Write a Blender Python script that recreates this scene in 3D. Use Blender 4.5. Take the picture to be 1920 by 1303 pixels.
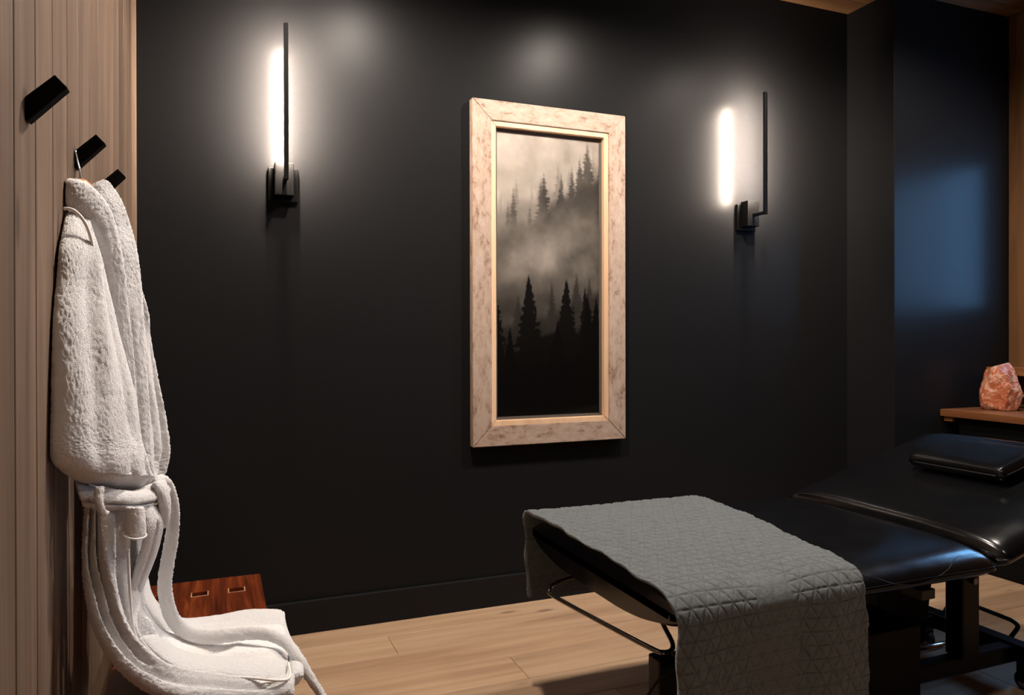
import bpy, bmesh, math, random
import numpy as np
from mathutils import Vector, Matrix
PI = math.pi
for o in list(bpy.data.objects): bpy.data.objects.remove(o)
sc = bpy.context.scene
col = sc.collection
rng = np.random.RandomState(7)
random.seed(5)

# ------------------------------------------------------------------ camera, light, exposure
CAM = Vector((0, 0, 1.25)); FPX = 1393.25; CY = 637.0
RT = Vector((0.92905553, -0.36993528, -0.0019271)); UP = Vector((0.00310534, 0.00258949, 0.99999183)); FW = Vector((0.36992727, 0.92905392, -0.00355456))
cd = bpy.data.cameras.new('camera'); cam = bpy.data.objects.new('camera', cd); col.objects.link(cam)
cd.sensor_width = 36; cd.lens = FPX/1920*36; cd.shift_y = (CY-651.5)/1920; cd.clip_start = 0.02
cam.matrix_world = Matrix(((RT.x, UP.x, -FW.x, CAM.x), (RT.y, UP.y, -FW.y, CAM.y), (RT.z, UP.z, -FW.z, CAM.z), (0, 0, 0, 1)))
sc.camera = cam
sc.view_settings.view_transform = 'Standard'; sc.view_settings.look = 'None'
sc.view_settings.exposure = 0; sc.view_settings.gamma = 1; sc.view_settings.use_curve_mapping = False
w = bpy.data.worlds.new('dusk_sky'); sc.world = w; w.use_nodes = True
w.node_tree.nodes['Background'].inputs[0].default_value = (0.22, 0.52, 1.0, 1)
w.node_tree.nodes['Background'].inputs[1].default_value = 10.5

XL, XR, YB, YF, ZC = -0.2864, 4.252, 3.2475, -1.9, 3.092      # left wall, right wall, back wall, wall behind camera, ceiling
BX, BY = 3.362, 2.930                                        # the projecting wall section
ROD = ((0.262, 2.50), (2.637, 2.512))

def lamp(name, kind, loc, energy, color, **kw):
    l = bpy.data.lights.new(name, kind); l.energy = energy; l.color = color
    o = bpy.data.objects.new(name, l); col.objects.link(o); o.location = loc
    for k, v in kw.items():
        if k == 'rot': o.rotation_euler = v
        else: setattr(l, k, v)
    return o
WARM = (1.0, 0.88, 0.77)
SPOTS = [((0.72, 2.1, 3.06), 200, 160), ((1.93, 2.2, 3.06), 150, 160), ((3.08, 2.0, 3.06), 80, 160), ((1.7, 0.3, 3.06), 48, 120)]  # last spot is an added fill that brightens the robe
for i, (p, e, ang) in enumerate(SPOTS):
    lamp('downlight_beam', 'SPOT', p, e, WARM, spot_size=math.radians(ang), spot_blend=0.5, shadow_soft_size=0.045)
WIN = [(1.95, 2.78)]; WZ = (1.40, 2.32)
for (a, b) in WIN:                                           # daylight enters through the two window openings
    o = lamp('window_portal', 'AREA', (XR+0.10, (a+b)/2, (WZ[0]+WZ[1])/2), 1, (1, 1, 1), shape='RECTANGLE', size=b-a, size_y=WZ[1]-WZ[0])
    o.rotation_euler = (PI/2, 0, PI/2)
    o.data.cycles.is_portal = True

# ------------------------------------------------------------------ materials
def srgb(r, g, b):
    f = lambda c: c/12.92 if c <= .04045 else ((c+.055)/1.055)**2.4
    return (f(r/255), f(g/255), f(b/255), 1)
def newmat(name, color=(.5, .5, .5, 1), rough=.5, metal=0, spec=.5):
    m = bpy.data.materials.new(name); m.use_nodes = True
    b = m.node_tree.nodes['Principled BSDF']
    b.inputs['Base Color'].default_value = color; b.inputs['Roughness'].default_value = rough
    b.inputs['Metallic'].default_value = metal; b.inputs['Specular IOR Level'].default_value = spec
    return m, m.node_tree, b
def N(nt, t, **kw):
    n = nt.nodes.new(t)
    for k, v in kw.items():
        if k.startswith('i_'): n.inputs[int(k[2:])].default_value = v
        else: setattr(n, k, v)
    return n
def ramp(nt, src, stops):
    r = nt.nodes.new('ShaderNodeValToRGB'); e = r.color_ramp.elements
    e[0].position, e[0].color = stops[0]; e[1].position, e[1].color = stops[-1]
    for p, c in stops[1:-1]:
        k = e.new(p); k.color = c
    nt.links.new(src, r.inputs[0]); return r.outputs[0]
def mix(nt, fac, a, b, mode='MIX'):
    m = nt.nodes.new('ShaderNodeMix'); m.data_type = 'RGBA'; m.blend_type = mode
    for s, v in ((0, fac), (6, a), (7, b)):
        if hasattr(v, 'is_linked'): nt.links.new(v, m.inputs[s])
        else: m.inputs[s].default_value = v
    return m.outputs[2]
def bump(nt, b, h, strength, dist):
    n = nt.nodes.new('ShaderNodeBump'); n.inputs['Strength'].default_value = strength; n.inputs['Distance'].default_value = dist
    nt.links.new(h, n.inputs['Height']); nt.links.new(n.outputs[0], b.inputs['Normal']); return n
def coords(nt, scale, axis_perm=None, rand=True):
    tc = nt.nodes.new('ShaderNodeTexCoord'); src = tc.outputs['Object']
    if rand:
        oi = nt.nodes.new('ShaderNodeObjectInfo'); mul = N(nt, 'ShaderNodeMath', operation='MULTIPLY'); mul.inputs[1].default_value = 37.0
        nt.links.new(oi.outputs['Random'], mul.inputs[0])
        va = N(nt, 'ShaderNodeVectorMath', operation='ADD'); nt.links.new(src, va.inputs[0]); nt.links.new(mul.outputs[0], va.inputs[1]); src = va.outputs[0]
    mp = nt.nodes.new('ShaderNodeMapping'); mp.inputs['Scale'].default_value = scale; nt.links.new(src, mp.inputs[0])
    return mp.outputs[0]
def noise(nt, vec, scale, detail=4, rough=.55, dist=0):
    n = nt.nodes.new('ShaderNodeTexNoise'); n.inputs['Scale'].default_value = scale; n.inputs['Detail'].default_value = detail
    n.inputs['Roughness'].default_value = rough; n.inputs['Distortion'].default_value = dist
    if vec is not None: nt.links.new(vec, n.inputs[0])
    return n.outputs[0]
def wood(name, dark, mid, light, along, rough=.5, knots=0.5, vary=.25, grain=1.0, spec=.4, swirl=.6, fine=.15):
    """along: axis of the grain (0,1,2)"""
    m, nt, b = newmat(name, mid, rough, 0, spec)
    s = [14*grain]*3; s[along] = .9*grain
    v = coords(nt, s); s2 = [90*grain]*3; s2[along] = 2.5; v2 = coords(nt, s2)
    g = noise(nt, v, 1.0, 5, .6, swirl); f = noise(nt, v2, 1.0, 3, .6, .2)
    a = ramp(nt, g, [(.28, dark), (.5, mid), (.72, light)])
    c = mix(nt, fine, a, ramp(nt, f, [(.35, dark), (.6, light)]))
    if knots > 0:
        sk = [5.5]*3; sk[along] = 1.7; sk[{2: 0, 0: 2, 1: 2}[along]] = .01; vk = coords(nt, sk)
        vo = nt.nodes.new('ShaderNodeTexVoronoi'); vo.inputs['Scale'].default_value = 1.0; nt.links.new(vk, vo.inputs[0])
        k = ramp(nt, vo.outputs['Distance'], [(.0, (1, 1, 1, 1)), (.05, (.9, .9, .9, 1)), (.085, (.15, .15, .15, 1)), (.13, (0, 0, 0, 1))])
        km = N(nt, 'ShaderNodeMath', operation='MULTIPLY'); nt.links.new(k, km.inputs[0]); km.inputs[1].default_value = knots
        c = mix(nt, km.outputs[0], c, tuple(x*.35 for x in dark[:3])+(1,))
    oi = nt.nodes.new('ShaderNodeObjectInfo')
    r = ramp(nt, oi.outputs['Random'], [(0, (1-vary, 1-vary, 1-vary, 1)), (1, (1+vary*.3, 1+vary*.25, 1+vary*.2, 1))])
    c = mix(nt, 1.0, c, r, 'MULTIPLY')
    nt.links.new(c, b.inputs['Base Color']); bump(nt, b, f, .25, .0008)
    return m
M = {}
M['floor'] = wood('oak_floor', srgb(150, 118, 92), srgb(182, 150, 120), srgb(196, 166, 136), 0, .42, .75, .14, .6, .4, 1.2)
M['cladding'] = wood('limewashed_cladding', srgb(84, 67, 54), srgb(108, 88, 73), srgb(134, 112, 95), 2, .6, .55, .16, 1.0, .3)
M['cladding_right'] = wood('cedar_cladding', srgb(78, 50, 28), srgb(102, 68, 38), srgb(118, 82, 50), 2, .55, .4, .12, 1, .3)
M['ceiling'] = wood('ceiling_boards', srgb(82, 56, 36), srgb(114, 82, 54), srgb(134, 100, 70), 0, .55, .4, .15, 1, .3)
M['walnut'] = wood('red_walnut', srgb(34, 12, 6), srgb(92, 38, 18), srgb(146, 70, 32), 1, .3, .25, .1, 1.5, .5, 1.6)
M['desk'] = wood('oiled_counter_wood', srgb(92, 54, 28), srgb(130, 82, 48), srgb(154, 102, 64), 1, .38, .4, .1, 1, .4)
M['lip'] = wood('pale_pine_lip', srgb(204, 166, 132), srgb(222, 186, 152), srgb(230, 198, 166), 2, .45, 0, .05, 1, .3)
M['hanger_wood'] = wood('hanger_beech', srgb(190, 120, 66), srgb(220, 150, 92), srgb(232, 170, 112), 1, .3, 0, .05, 1, .5)
def wallpaint():
    m, nt, b = newmat('charcoal_satin_paint', (.0106, .0106, .0114, 1), .31, 0, .08)
    v = coords(nt, (1, 1, 1), rand=False); bump(nt, b, noise(nt, v, 260, 2), .05, .0006)
    return m
M['wall'] = wallpaint()
M['wallflat'] = newmat('charcoal_trim_paint', (.0112, .0112, .0120, 1), .45, 0, .12)[0]
M['gap'] = newmat('dark_gap', (.012, .009, .007, 1), .9)[0]
M['black'] = newmat('matte_black_metal', (.006, .006, .0065, 1), .42, 0, .4)[0]
M['hookblack'] = newmat('black_coated_hook', (.0022, .0022, .0022, 1), .75, 0, .12)[0]
M['fixture'] = newmat('black_satin_fixture', (.0035, .0034, .0033, 1), .4, 0, .14)[0]
M['frameblack'] = newmat('gloss_black_steel', (.003, .003, .0036, 1), .3, .0, .16)[0]
M['chrome'] = newmat('chrome_wire', (.55, .55, .56, 1), .15, 1)[0]
M['steel'] = newmat('dark_bar_steel', (.16, .15, .14, 1), .22, 1)[0]
M['rubber'] = newmat('caster_rubber', (.03, .03, .03, 1), .6)[0]
M['casterhub'] = newmat('caster_grey_plastic', (.25, .24, .22, 1), .5)[0]
def leather():
    m, nt, b = newmat('black_leatherette', (.0032, .0032, .0036, 1), .3, 0, .55)
    v = coords(nt, (1, 1, 1), rand=False)
    n1 = noise(nt, v, 9, 3); n2 = noise(nt, v, 420, 2)
    a = N(nt, 'ShaderNodeMath', operation='MULTIPLY_ADD'); nt.links.new(n2, a.inputs[0]); a.inputs[1].default_value = .12; nt.links.new(n1, a.inputs[2])
    bump(nt, b, a.outputs[0], .10, .006)
    nt.links.new(ramp(nt, n1, [(.3, (.15,)*3+(1,)), (.7, (.23,)*3+(1,))]), b.inputs['Roughness'])
    return m
M['leather'] = leather()
M['stitch'] = newmat('piping_leather', (.008, .008, .009, 1), .35)[0]
def terry(name, c, bs=.5):
    m, nt, b = newmat(name, c, .95, 0, .1)
    b.inputs['Sheen Weight'].default_value = .25; b.inputs['Sheen Roughness'].default_value = .5
    b.inputs['Subsurface Weight'].default_value = .0
    v = coords(nt, (1, 1, 1), rand=False)
    n1 = noise(nt, v, 620, 3, .75); n2 = noise(nt, v, 75, 3, .6)
    vo = nt.nodes.new('ShaderNodeTexVoronoi'); vo.inputs['Scale'].default_value = 560; nt.links.new(v, vo.inputs[0])
    a = N(nt, 'ShaderNodeMath', operation='MULTIPLY_ADD'); nt.links.new(n2, a.inputs[0]); a.inputs[1].default_value = .08; nt.links.new(n1, a.inputs[2])
    d = N(nt, 'ShaderNodeMath', operation='MULTIPLY_ADD'); nt.links.new(vo.outputs['Distance'], d.inputs[0]); d.inputs[1].default_value = -.7; nt.links.new(a.outputs[0], d.inputs[2])
    bump(nt, b, d.outputs[0], bs, .0045)
    dk = tuple(x*.86 for x in c[:3])+(1,)  # darker flecks put the shade within the pile into the colour
    nt.links.new(ramp(nt, n1, [(.3, dk), (.62, c)]), b.inputs['Base Color'])
    return m
M['terry'] = terry('white_terry', srgb(247, 245, 245), .6)
M['terry_smooth'] = terry('white_terry_lining', srgb(245, 243, 242), .35)
M['piping'] = newmat('white_piping', srgb(238, 235, 232), .7)[0]
def quiltmat():
    m, nt, b = newmat('grey_quilted_cotton', srgb(118, 122, 121), .85, 0, .15)
    b.inputs['Sheen Weight'].default_value = .15
    v = coords(nt, (1, 1, 1), rand=False)
    n1 = noise(nt, v, 55, 5, .65, 1.0); n2 = noise(nt, v, 700, 2)
    a = N(nt, 'ShaderNodeMath', operation='MULTIPLY_ADD'); nt.links.new(n2, a.inputs[0]); a.inputs[1].default_value = .15; nt.links.new(n1, a.inputs[2])
    bump(nt, b, a.outputs[0], .5, .004)
    c = ramp(nt, n1, [(.3, srgb(84, 89, 90)), (.7, srgb(102, 106, 107))])
    at_ = N(nt, 'ShaderNodeAttribute', attribute_name='stitch'); f = N(nt, 'ShaderNodeMath', operation='MULTIPLY'); f.inputs[1].default_value = .42; nt.links.new(at_.outputs['Fac'], f.inputs[0])
    c = mix(nt, f.outputs[0], c, srgb(52, 54, 52)); nt.links.new(c, b.inputs['Base Color'])
    return m
M['quilt'] = quiltmat()
def framemat(along):
    m, nt, b = newmat('distressed_cream_frame', srgb(205, 188, 165), .5, 0, .3)
    s = [34]*3; s[along] = 15; v = coords(nt, s); n1 = noise(nt, v, 1, 6, .75, .3)
    s = [120]*3; s[along] = 45; v2 = coords(nt, s); n2 = noise(nt, v2, 1, 3, .6, .4)
    c = ramp(nt, n1, [(.34, srgb(118, 92, 76)), (.47, srgb(166, 143, 127)), (.7, srgb(180, 163, 149))])
    k = ramp(nt, n2, [(.67, (0, 0, 0, 1)), (.74, (.7, .7, .7, 1))])
    c = mix(nt, k, c, srgb(110, 88, 70))
    nt.links.new(c, b.inputs['Base Color']); bump(nt, b, n2, .2, .001)
    return m
M['frame_v'] = framemat(2); M['frame_h'] = framemat(0)
def artmat():
    m, nt, b = newmat('misty_forest_print', (1, 1, 1, 1), .28, 0, .35)
    a = N(nt, 'ShaderNodeVertexColor', layer_name='ink'); nt.links.new(a.outputs[0], b.inputs['Base Color']); return m
M['art'] = artmat()
M['bevel'] = newmat('print_border_glass', (.10, .088, .078, 1), .2, 0, .5)[0]
def salt():
    m, nt, b = newmat('pink_salt_crystal', (.6, .2, .08, 1), .4, 0, .5)
    v = coords(nt, (1, 1, 1), rand=False)
    n1 = noise(nt, v, 11, 5, .65, 1.4); n2 = noise(nt, v, 40, 4, .6, .5)
    c = ramp(nt, n1, [(.34, srgb(166, 84, 50)), (.5, srgb(186, 108, 74)), (.55, srgb(226, 190, 166)), (.59, srgb(184, 106, 74)), (.8, srgb(170, 88, 54))])
    c = mix(nt, ramp(nt, n2, [(.54, (0, 0, 0, 1)), (.74, (.55, .55, .55, 1))]), c, srgb(246, 212, 188))
    nt.links.new(c, b.inputs['Base Color']); bump(nt, b, n2, .6, .01)
    b.inputs['Subsurface Weight'].default_value = .25; b.inputs['Subsurface Radius'].default_value = (.05, .02, .01); b.inputs['Subsurface Scale'].default_value = .3
    return m
M['salt'] = salt()
def emis(name, c, s):
    m, nt, b = newmat(name, (.8, .8, .8, 1)); b.inputs['Emission Color'].default_value = c; b.inputs['Emission Strength'].default_value = s; return m
M['led'] = emis('lit_strip_diffuser', (1, .84, .68, 1), 3000)
M['downlens'] = emis('lit_downlight_lens', (1, .8, .62, 1), 6)
def glass():
    m = bpy.data.materials.new('window_glass'); m.use_nodes = True; nt = m.node_tree; nt.nodes.clear()
    o = nt.nodes.new('ShaderNodeOutputMaterial'); t = nt.nodes.new('ShaderNodeBsdfTransparent'); g = nt.nodes.new('ShaderNodeBsdfGlossy'); g.inputs['Roughness'].default_value = .02
    x = nt.nodes.new('ShaderNodeMixShader'); x.inputs[0].default_value = .06
    nt.links.new(t.outputs[0], x.inputs[1]); nt.links.new(g.outputs[0], x.inputs[2]); nt.links.new(x.outputs[0], o.inputs[0]); return m
M['glass'] = glass()
M['darkcab'] = newmat('black_cabinet', (.003, .003, .0032, 1), .5, 0, .12)[0]

# ------------------------------------------------------------------ helpers
def link(name, me, mat, parent=None):
    o = bpy.data.objects.new(name, me); col.objects.link(o)
    if mat is not None and not me.materials: me.materials.append(mat)
    if parent is not None: o.parent = parent
    return o
def tag(o, label, cat, group=None):
    o['label'] = label; o['category'] = cat
    if group: o['group'] = group
    return o
def struct(o): o['kind'] = 'structure'; return o
def thing(name, label, cat, loc=(0, 0, 0), group=None):
    o = bpy.data.objects.new(name, None); col.objects.link(o); o.location = loc; o.empty_display_size = .05
    return tag(o, label, cat, group)
def fin(bm, name, mat, parent=None, smooth=False, loc=None, angle=None):
    """link a bmesh given in world space; with a parent Empty, subtract the parent's place"""
    me = bpy.data.meshes.new(name); bmesh.ops.recalc_face_normals(bm, faces=bm.faces[:]); bm.to_mesh(me); bm.free()
    if smooth:
        for p in me.polygons: p.use_smooth = True
        if angle: me.set_sharp_from_angle(angle=angle)
    o = link(name, me, mat, parent)
    off = None
    if parent is not None:
        P = world_loc(parent); me.transform(Matrix.Translation(-P))
    elif loc is not None:
        me.transform(Matrix.Translation(-Vector(loc))); o.location = loc
    return o
def world_loc(o):
    v = Vector(o.location)
    while o.parent is not None: o = o.parent; v += o.location
    return v
def box(bm, x0, x1, y0, y1, z0, z1, bev=0.0, seg=1, mat=None):
    r = bmesh.ops.create_cube(bm, size=1)
    vs = r['verts']
    for v in vs: v.co = Vector(((x0+x1)/2+v.co.x*(x1-x0), (y0+y1)/2+v.co.y*(y1-y0), (z0+z1)/2+v.co.z*(z1-z0)))
    if mat is not None: bmesh.ops.transform(bm, matrix=mat, verts=vs)
    if bev > 0:
        es = list({e for v in vs for e in v.link_edges}); bmesh.ops.bevel(bm, geom=es, offset=bev, segments=seg, affect='EDGES', profile=.5)
def prism(bm, pts, d):
    """pts: polygon (3D, planar), d: extrusion vector"""
    a = [bm.verts.new(Vector(p)) for p in pts]; b = [bm.verts.new(Vector(p)+Vector(d)) for p in pts]; n = len(pts)
    bm.faces.new(a); bm.faces.new(b[::-1])
    for i in range(n): bm.faces.new((a[i], a[(i+1) % n], b[(i+1) % n], b[i]))
def smoothpts(pts, k=6):
    P = [Vector(p) for p in pts]; out = []
    for i in range(len(P)-1):
        p0, p1, p2, p3 = P[max(i-1, 0)], P[i], P[i+1], P[min(i+2, len(P)-1)]
        for j in range(k):
            t = j/k; out.append(.5*((2*p1)+(p2-p0)*t+(2*p0-5*p1+4*p2-p3)*t*t+(3*p1-p0-3*p2+p3)*t**3))
    out.append(P[-1]); return out
def tube(bm, pts, r, seg=8, closed=False):
    n = len(pts); rings = []; up = None
    for i, p in enumerate(pts):
        t = (pts[min(i+1, n-1)]-pts[max(i-1, 0)]).normalized() if not closed else (pts[(i+1) % n]-pts[i-1]).normalized()
        if up is None: up = t.orthogonal().normalized()
        up = (up-t*up.dot(t)).normalized(); s = t.cross(up); rr = r(i/(n-1)) if callable(r) else r
        rings.append([bm.verts.new(p+(up*math.cos(2*PI*k/seg)+s*math.sin(2*PI*k/seg))*rr) for k in range(seg)])
    m = n if closed else n-1
    for i in range(m):
        a, b = rings[i], rings[(i+1) % n]
        for k in range(seg): bm.faces.new((a[k], a[(k+1) % seg], b[(k+1) % seg], b[k]))
    if not closed: bm.faces.new(rings[0]); bm.faces.new(rings[-1])
def cyl(bm, c, r, h, axis='Z', seg=20, r2=None):
    m = Matrix.Translation(Vector(c))
    if axis == 'X': m = m @ Matrix.Rotation(PI/2, 4, 'Y')
    if axis == 'Y': m = m @ Matrix.Rotation(PI/2, 4, 'X')
    bmesh.ops.create_cone(bm, cap_ends=True, segments=seg, radius1=r, radius2=r if r2 is None else r2, depth=h, matrix=m)
def at(px, py, d):
    return CAM + (FW + RT*((px-960)/FPX) - UP*((py-CY)/FPX))*d

# ------------------------------------------------------------------ room shell
T = .12
bm = bmesh.new(); box(bm, XL-T, XR+T, YF-T, YB+T, -.16, -.022); floor = struct(fin(bm, 'floor', M['gap']))
bm = bmesh.new(); box(bm, XL-T, XR+T, YF-T, YB+T, ZC+.02, ZC+.15); ceiling = struct(fin(bm, 'ceiling', M['gap']))
bm = bmesh.new(); box(bm, XL-T, BX, YB, YB+T, -.1, ZC+.1); struct(fin(bm, 'wall_back', M['wall']))
bm = bmesh.new(); box(bm, BX, XR+T, BY, YB+T, -.1, ZC+.1, .003, 2); struct(fin(bm, 'wall_recess', M['wall']))
bm = bmesh.new(); box(bm, XL-T, XL-.018, YF, YB, -.1, ZC+.1); wall_left = struct(fin(bm, 'wall_left', M['gap']))
bm = bmesh.new(); box(bm, XL-T, XR+T, YF-T, YF, -.1, ZC+.1); struct(fin(bm, 'wall_behind', M['wallflat']))
# right wall with two window openings
bm = bmesh.new()
X0, X1 = XR+.018, XR+T
box(bm, X0, X1, YF, BY+.2, -.1, WZ[0]); box(bm, X0, X1, YF, BY+.2, WZ[1], ZC+.1)
box(bm, X0, X1, WIN[0][1], BY+.2, WZ[0], WZ[1]); box(bm, X0, X1, YF, WIN[0][0], WZ[0], WZ[1])
wall_right = struct(fin(bm, 'wall_right', M['gap']))

def board_mesh(name, lx, ly, lz, bev, mat):
    b = bmesh.new(); box(b, 0, lx, 0, ly, 0, lz, bev, 1)
    me = bpy.data.meshes.new(name); b.to_mesh(me); b.free(); me.materials.append(mat); return me
# floor boards: run along the back wall, joints staggered
PW, PL = 0.19, 1.83
fm = board_mesh('floor_board', PL-.002, PW-.0024, .022, .001, M['floor'])
y = YB-PW+.02; r = 0
offs = [.0, .95, .4, 1.35, .7, 1.6, .2, 1.1]
while y > YF-PW:
    x = XL-PL+offs[r % 8]*1.0
    while x < XR:
        x0, x1 = max(x, XL-.01), min(x+PL, XR+.01)
        if x1-x0 > .05:
            if x0 == x and x1 == x+PL: me = fm
            else: me = board_mesh('floor_board_cut', x1-x0-.0012, PW-.0024, .022, .001, M['floor'])
            o = link('floor_board', me, None, floor); o.location = (x0, y, -.022)
        x += PL
    y -= PW; r += 1
# left wall cladding, upright boards
BW = .1467
cm = board_mesh('wall_board', .018, BW-.0085, ZC, .0012, M['cladding'])
y = YB-BW+.004
while y > YF-BW:
    o = link('wall_board', cm, None, wall_left); o.location = (XL-.018, y, 0); y -= BW
# right wall cladding
cr = board_mesh('right_wall_board', .018, BW-.004, ZC, .002, M['cladding_right'])
cl1 = board_mesh('right_wall_board_low', .018, BW-.004, WZ[0], .002, M['cladding_right'])
cl2 = board_mesh('right_wall_board_high', .018, BW-.004, ZC-WZ[1], .002, M['cladding_right'])
y = BY-BW
while y > YF-BW:
    inwin = any(a-.03 < y+BW/2 < b for a, b in WIN)
    if inwin:
        o = link('wall_board', cl1, None, wall_right); o.location = (XR, y, 0)
        o = link('wall_board', cl2, None, wall_right); o.location = (XR, y, WZ[1])
    else:
        o = link('wall_board', cr, None, wall_right); o.location = (XR, y, 0)
    y -= BW
# ceiling boards, run along the back wall
CWD = .14
cb = board_mesh('ceiling_board', XR-XL, CWD-.004, .02, .002, M['ceiling'])
y = YB-CWD
while y > YF-CWD:
    o = link('ceiling_board', cb, None, ceiling); o.location = (XL, y, ZC); y -= CWD
# baseboards
def baseb(name, x0, x1, y0, y1):
    b = bmesh.new(); box(b, x0, x1, y0, y1, 0, .138, .004, 2); struct(fin(b, name, M['wallflat']))
baseb('baseboard_back', XL, BX, YB-.020, YB); baseb('baseboard_recess', BX-.014, BX, BY-.014, YB-.014); baseb('baseboard_front', BX, XR, BY-.014, BY)
# windows
for i, (a, b_) in enumerate(WIN):
    wn = bpy.data.objects.new('window_%d' % (i+1), None); col.objects.link(wn); wn.location = (XR, (a+b_)/2, WZ[0]); struct(wn)
    b = bmesh.new(); xj0, xj1 = XR+.0, XR+T
    for q in ((a, a+.03, *WZ), (b_-.03, b_, *WZ), (a, b_, WZ[0], WZ[0]+.03), (a, b_, WZ[1]-.03, WZ[1])): box(b, xj0+.02, xj1, q[0], q[1], q[2], q[3], .002)
    fin(b, 'window_frame', M['darkcab'], wn)
    b = bmesh.new(); my = (a+b_)/2; box(b, xj0+.05, xj0+.09, my-.02, my+.02, WZ[0]+.03, WZ[1]-.03, .002); fin(b, 'mullion', M['darkcab'], wn)
    for (p, q) in ((a+.03, my-.02), (my+.02, b_-.03)):
        b = bmesh.new(); box(b, xj0+.066, xj0+.072, p, q, WZ[0]+.03, WZ[1]-.03); fin(b, 'pane', M['glass'], wn)
# window sill shelf
bm = bmesh.new(); box(bm, 4.07, XR, -.4, BY, 1.032, 1.076, .003, 2); struct(fin(bm, 'trim_1', M['desk']))

# ------------------------------------------------------------------ downlights (above the frame, they light the room; the last is an added fill)
for i, (p, e, ang) in enumerate(SPOTS):
    t = thing('downlight', ['round recessed ceiling downlight between the robe and the bed', 'round recessed ceiling downlight above the black bed cushions', 'round recessed ceiling downlight towards the window wall', 'added fill light near the camera, shaped as a round ceiling downlight'][i], 'ceiling light', (p[0], p[1], ZC))
    b = bmesh.new(); pts = [Vector((p[0]+.055*math.cos(2*PI*k/32), p[1]+.055*math.sin(2*PI*k/32), ZC-.003)) for k in range(32)]; tube(b, pts, .006, 8, True)
    fin(b, 'trim_ring', M['fixture'], t, True)
    b = bmesh.new(); cyl(b, (p[0], p[1], ZC-.002), .05, .004, 'Z', 32); fin(b, 'lens', M['downlens'], t)

# ------------------------------------------------------------------ wall sconces
def sconce(x, zt, label):
    zp = 1.885
    t = thing('wall_sconce', label, 'wall light', (x, YB, zp), 'slim bar wall lights')
    b = bmesh.new(); box(b, x-.06, x+.06, YB-.02, YB, zp-.07, zp+.07, .003, 2); fin(b, 'backplate', M['fixture'], t)
    b = bmesh.new(); box(b, x-.038, x+.038, YB-.075, YB-.018, zp-.052, zp+.082, .003, 2); fin(b, 'driver_box', M['fixture'], t)
    b = bmesh.new(); box(b, x-.007, x+.007, YB-.165, YB-.07, zp-.002, zp+.014, .001, 1); fin(b, 'bracket_arm', M['fixture'], t)
    b = bmesh.new(); box(b, x-.0085, x+.0085, YB-.173, YB-.157, zp-.004, zt, .001, 1); fin(b, 'bar', M['fixture'], t)
    b = bmesh.new(); prism(b, [(x+.0045*math.cos(PI*k/6), YB-.157+.0012*math.sin(PI*k/6), zp+.10) for k in range(7)], (0, 0, zt-.004-zp-.10)); fin(b, 'light_strip', M['led'], t)
sconce(ROD[0][0], ROD[0][1], 'lit black bar wall light between the wood wall and the framed print')
sconce(ROD[1][0], ROD[1][1], 'lit black bar wall light right of the framed print')

# ------------------------------------------------------------------ framed print
PX0, PX1, PZ0, PZ1 = 1.082, 1.878, .748, 2.338
pic = thing('framed_print', 'tall framed print of a misty dark forest on the charcoal wall', 'picture', ((PX0+PX1)/2, YB, PZ0))
fw_, lp = .093, .026; ya, yb = YB-.048, YB-.008
def mitre(name, side, a, w_, y0, y1, mat):
    x0, x1, z0, z1 = PX0+a, PX1-a, PZ0+a, PZ1-a
    q = {'l': [(x0, z0), (x0, z1), (x0+w_, z1-w_), (x0+w_, z0+w_)], 'r': [(x1, z0), (x1, z1), (x1-w_, z1-w_), (x1-w_, z0+w_)],
         't': [(x0, z1), (x1, z1), (x1-w_, z1-w_), (x0+w_, z1-w_)], 'b': [(x0, z0), (x1, z0), (x1-w_, z0+w_), (x0+w_, z0+w_)]}[side]
    b = bmesh.new(); prism(b, [(x, y0, z) for x, z in q], (0, y1-y0, 0)); bmesh.ops.recalc_face_normals(b, faces=b.faces[:])
    bmesh.ops.bevel(b, geom=b.edges[:], offset=.0025, segments=2, affect='EDGES'); return fin(b, name, mat, pic)
for s in 'lrtb': mitre('frame_rail', s, 0, fw_, ya, yb, M['frame_v' if s in 'lr' else 'frame_h'])
for s in 'lrtb': mitre('inner_lip', s, fw_-.002, lp, ya+.006, yb, M['lip'])
a = fw_+lp-.004
for s in 'lrtb': mitre('bevel_border', s, a, .016, YB-.0175, YB-.013, M['bevel'])
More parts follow.
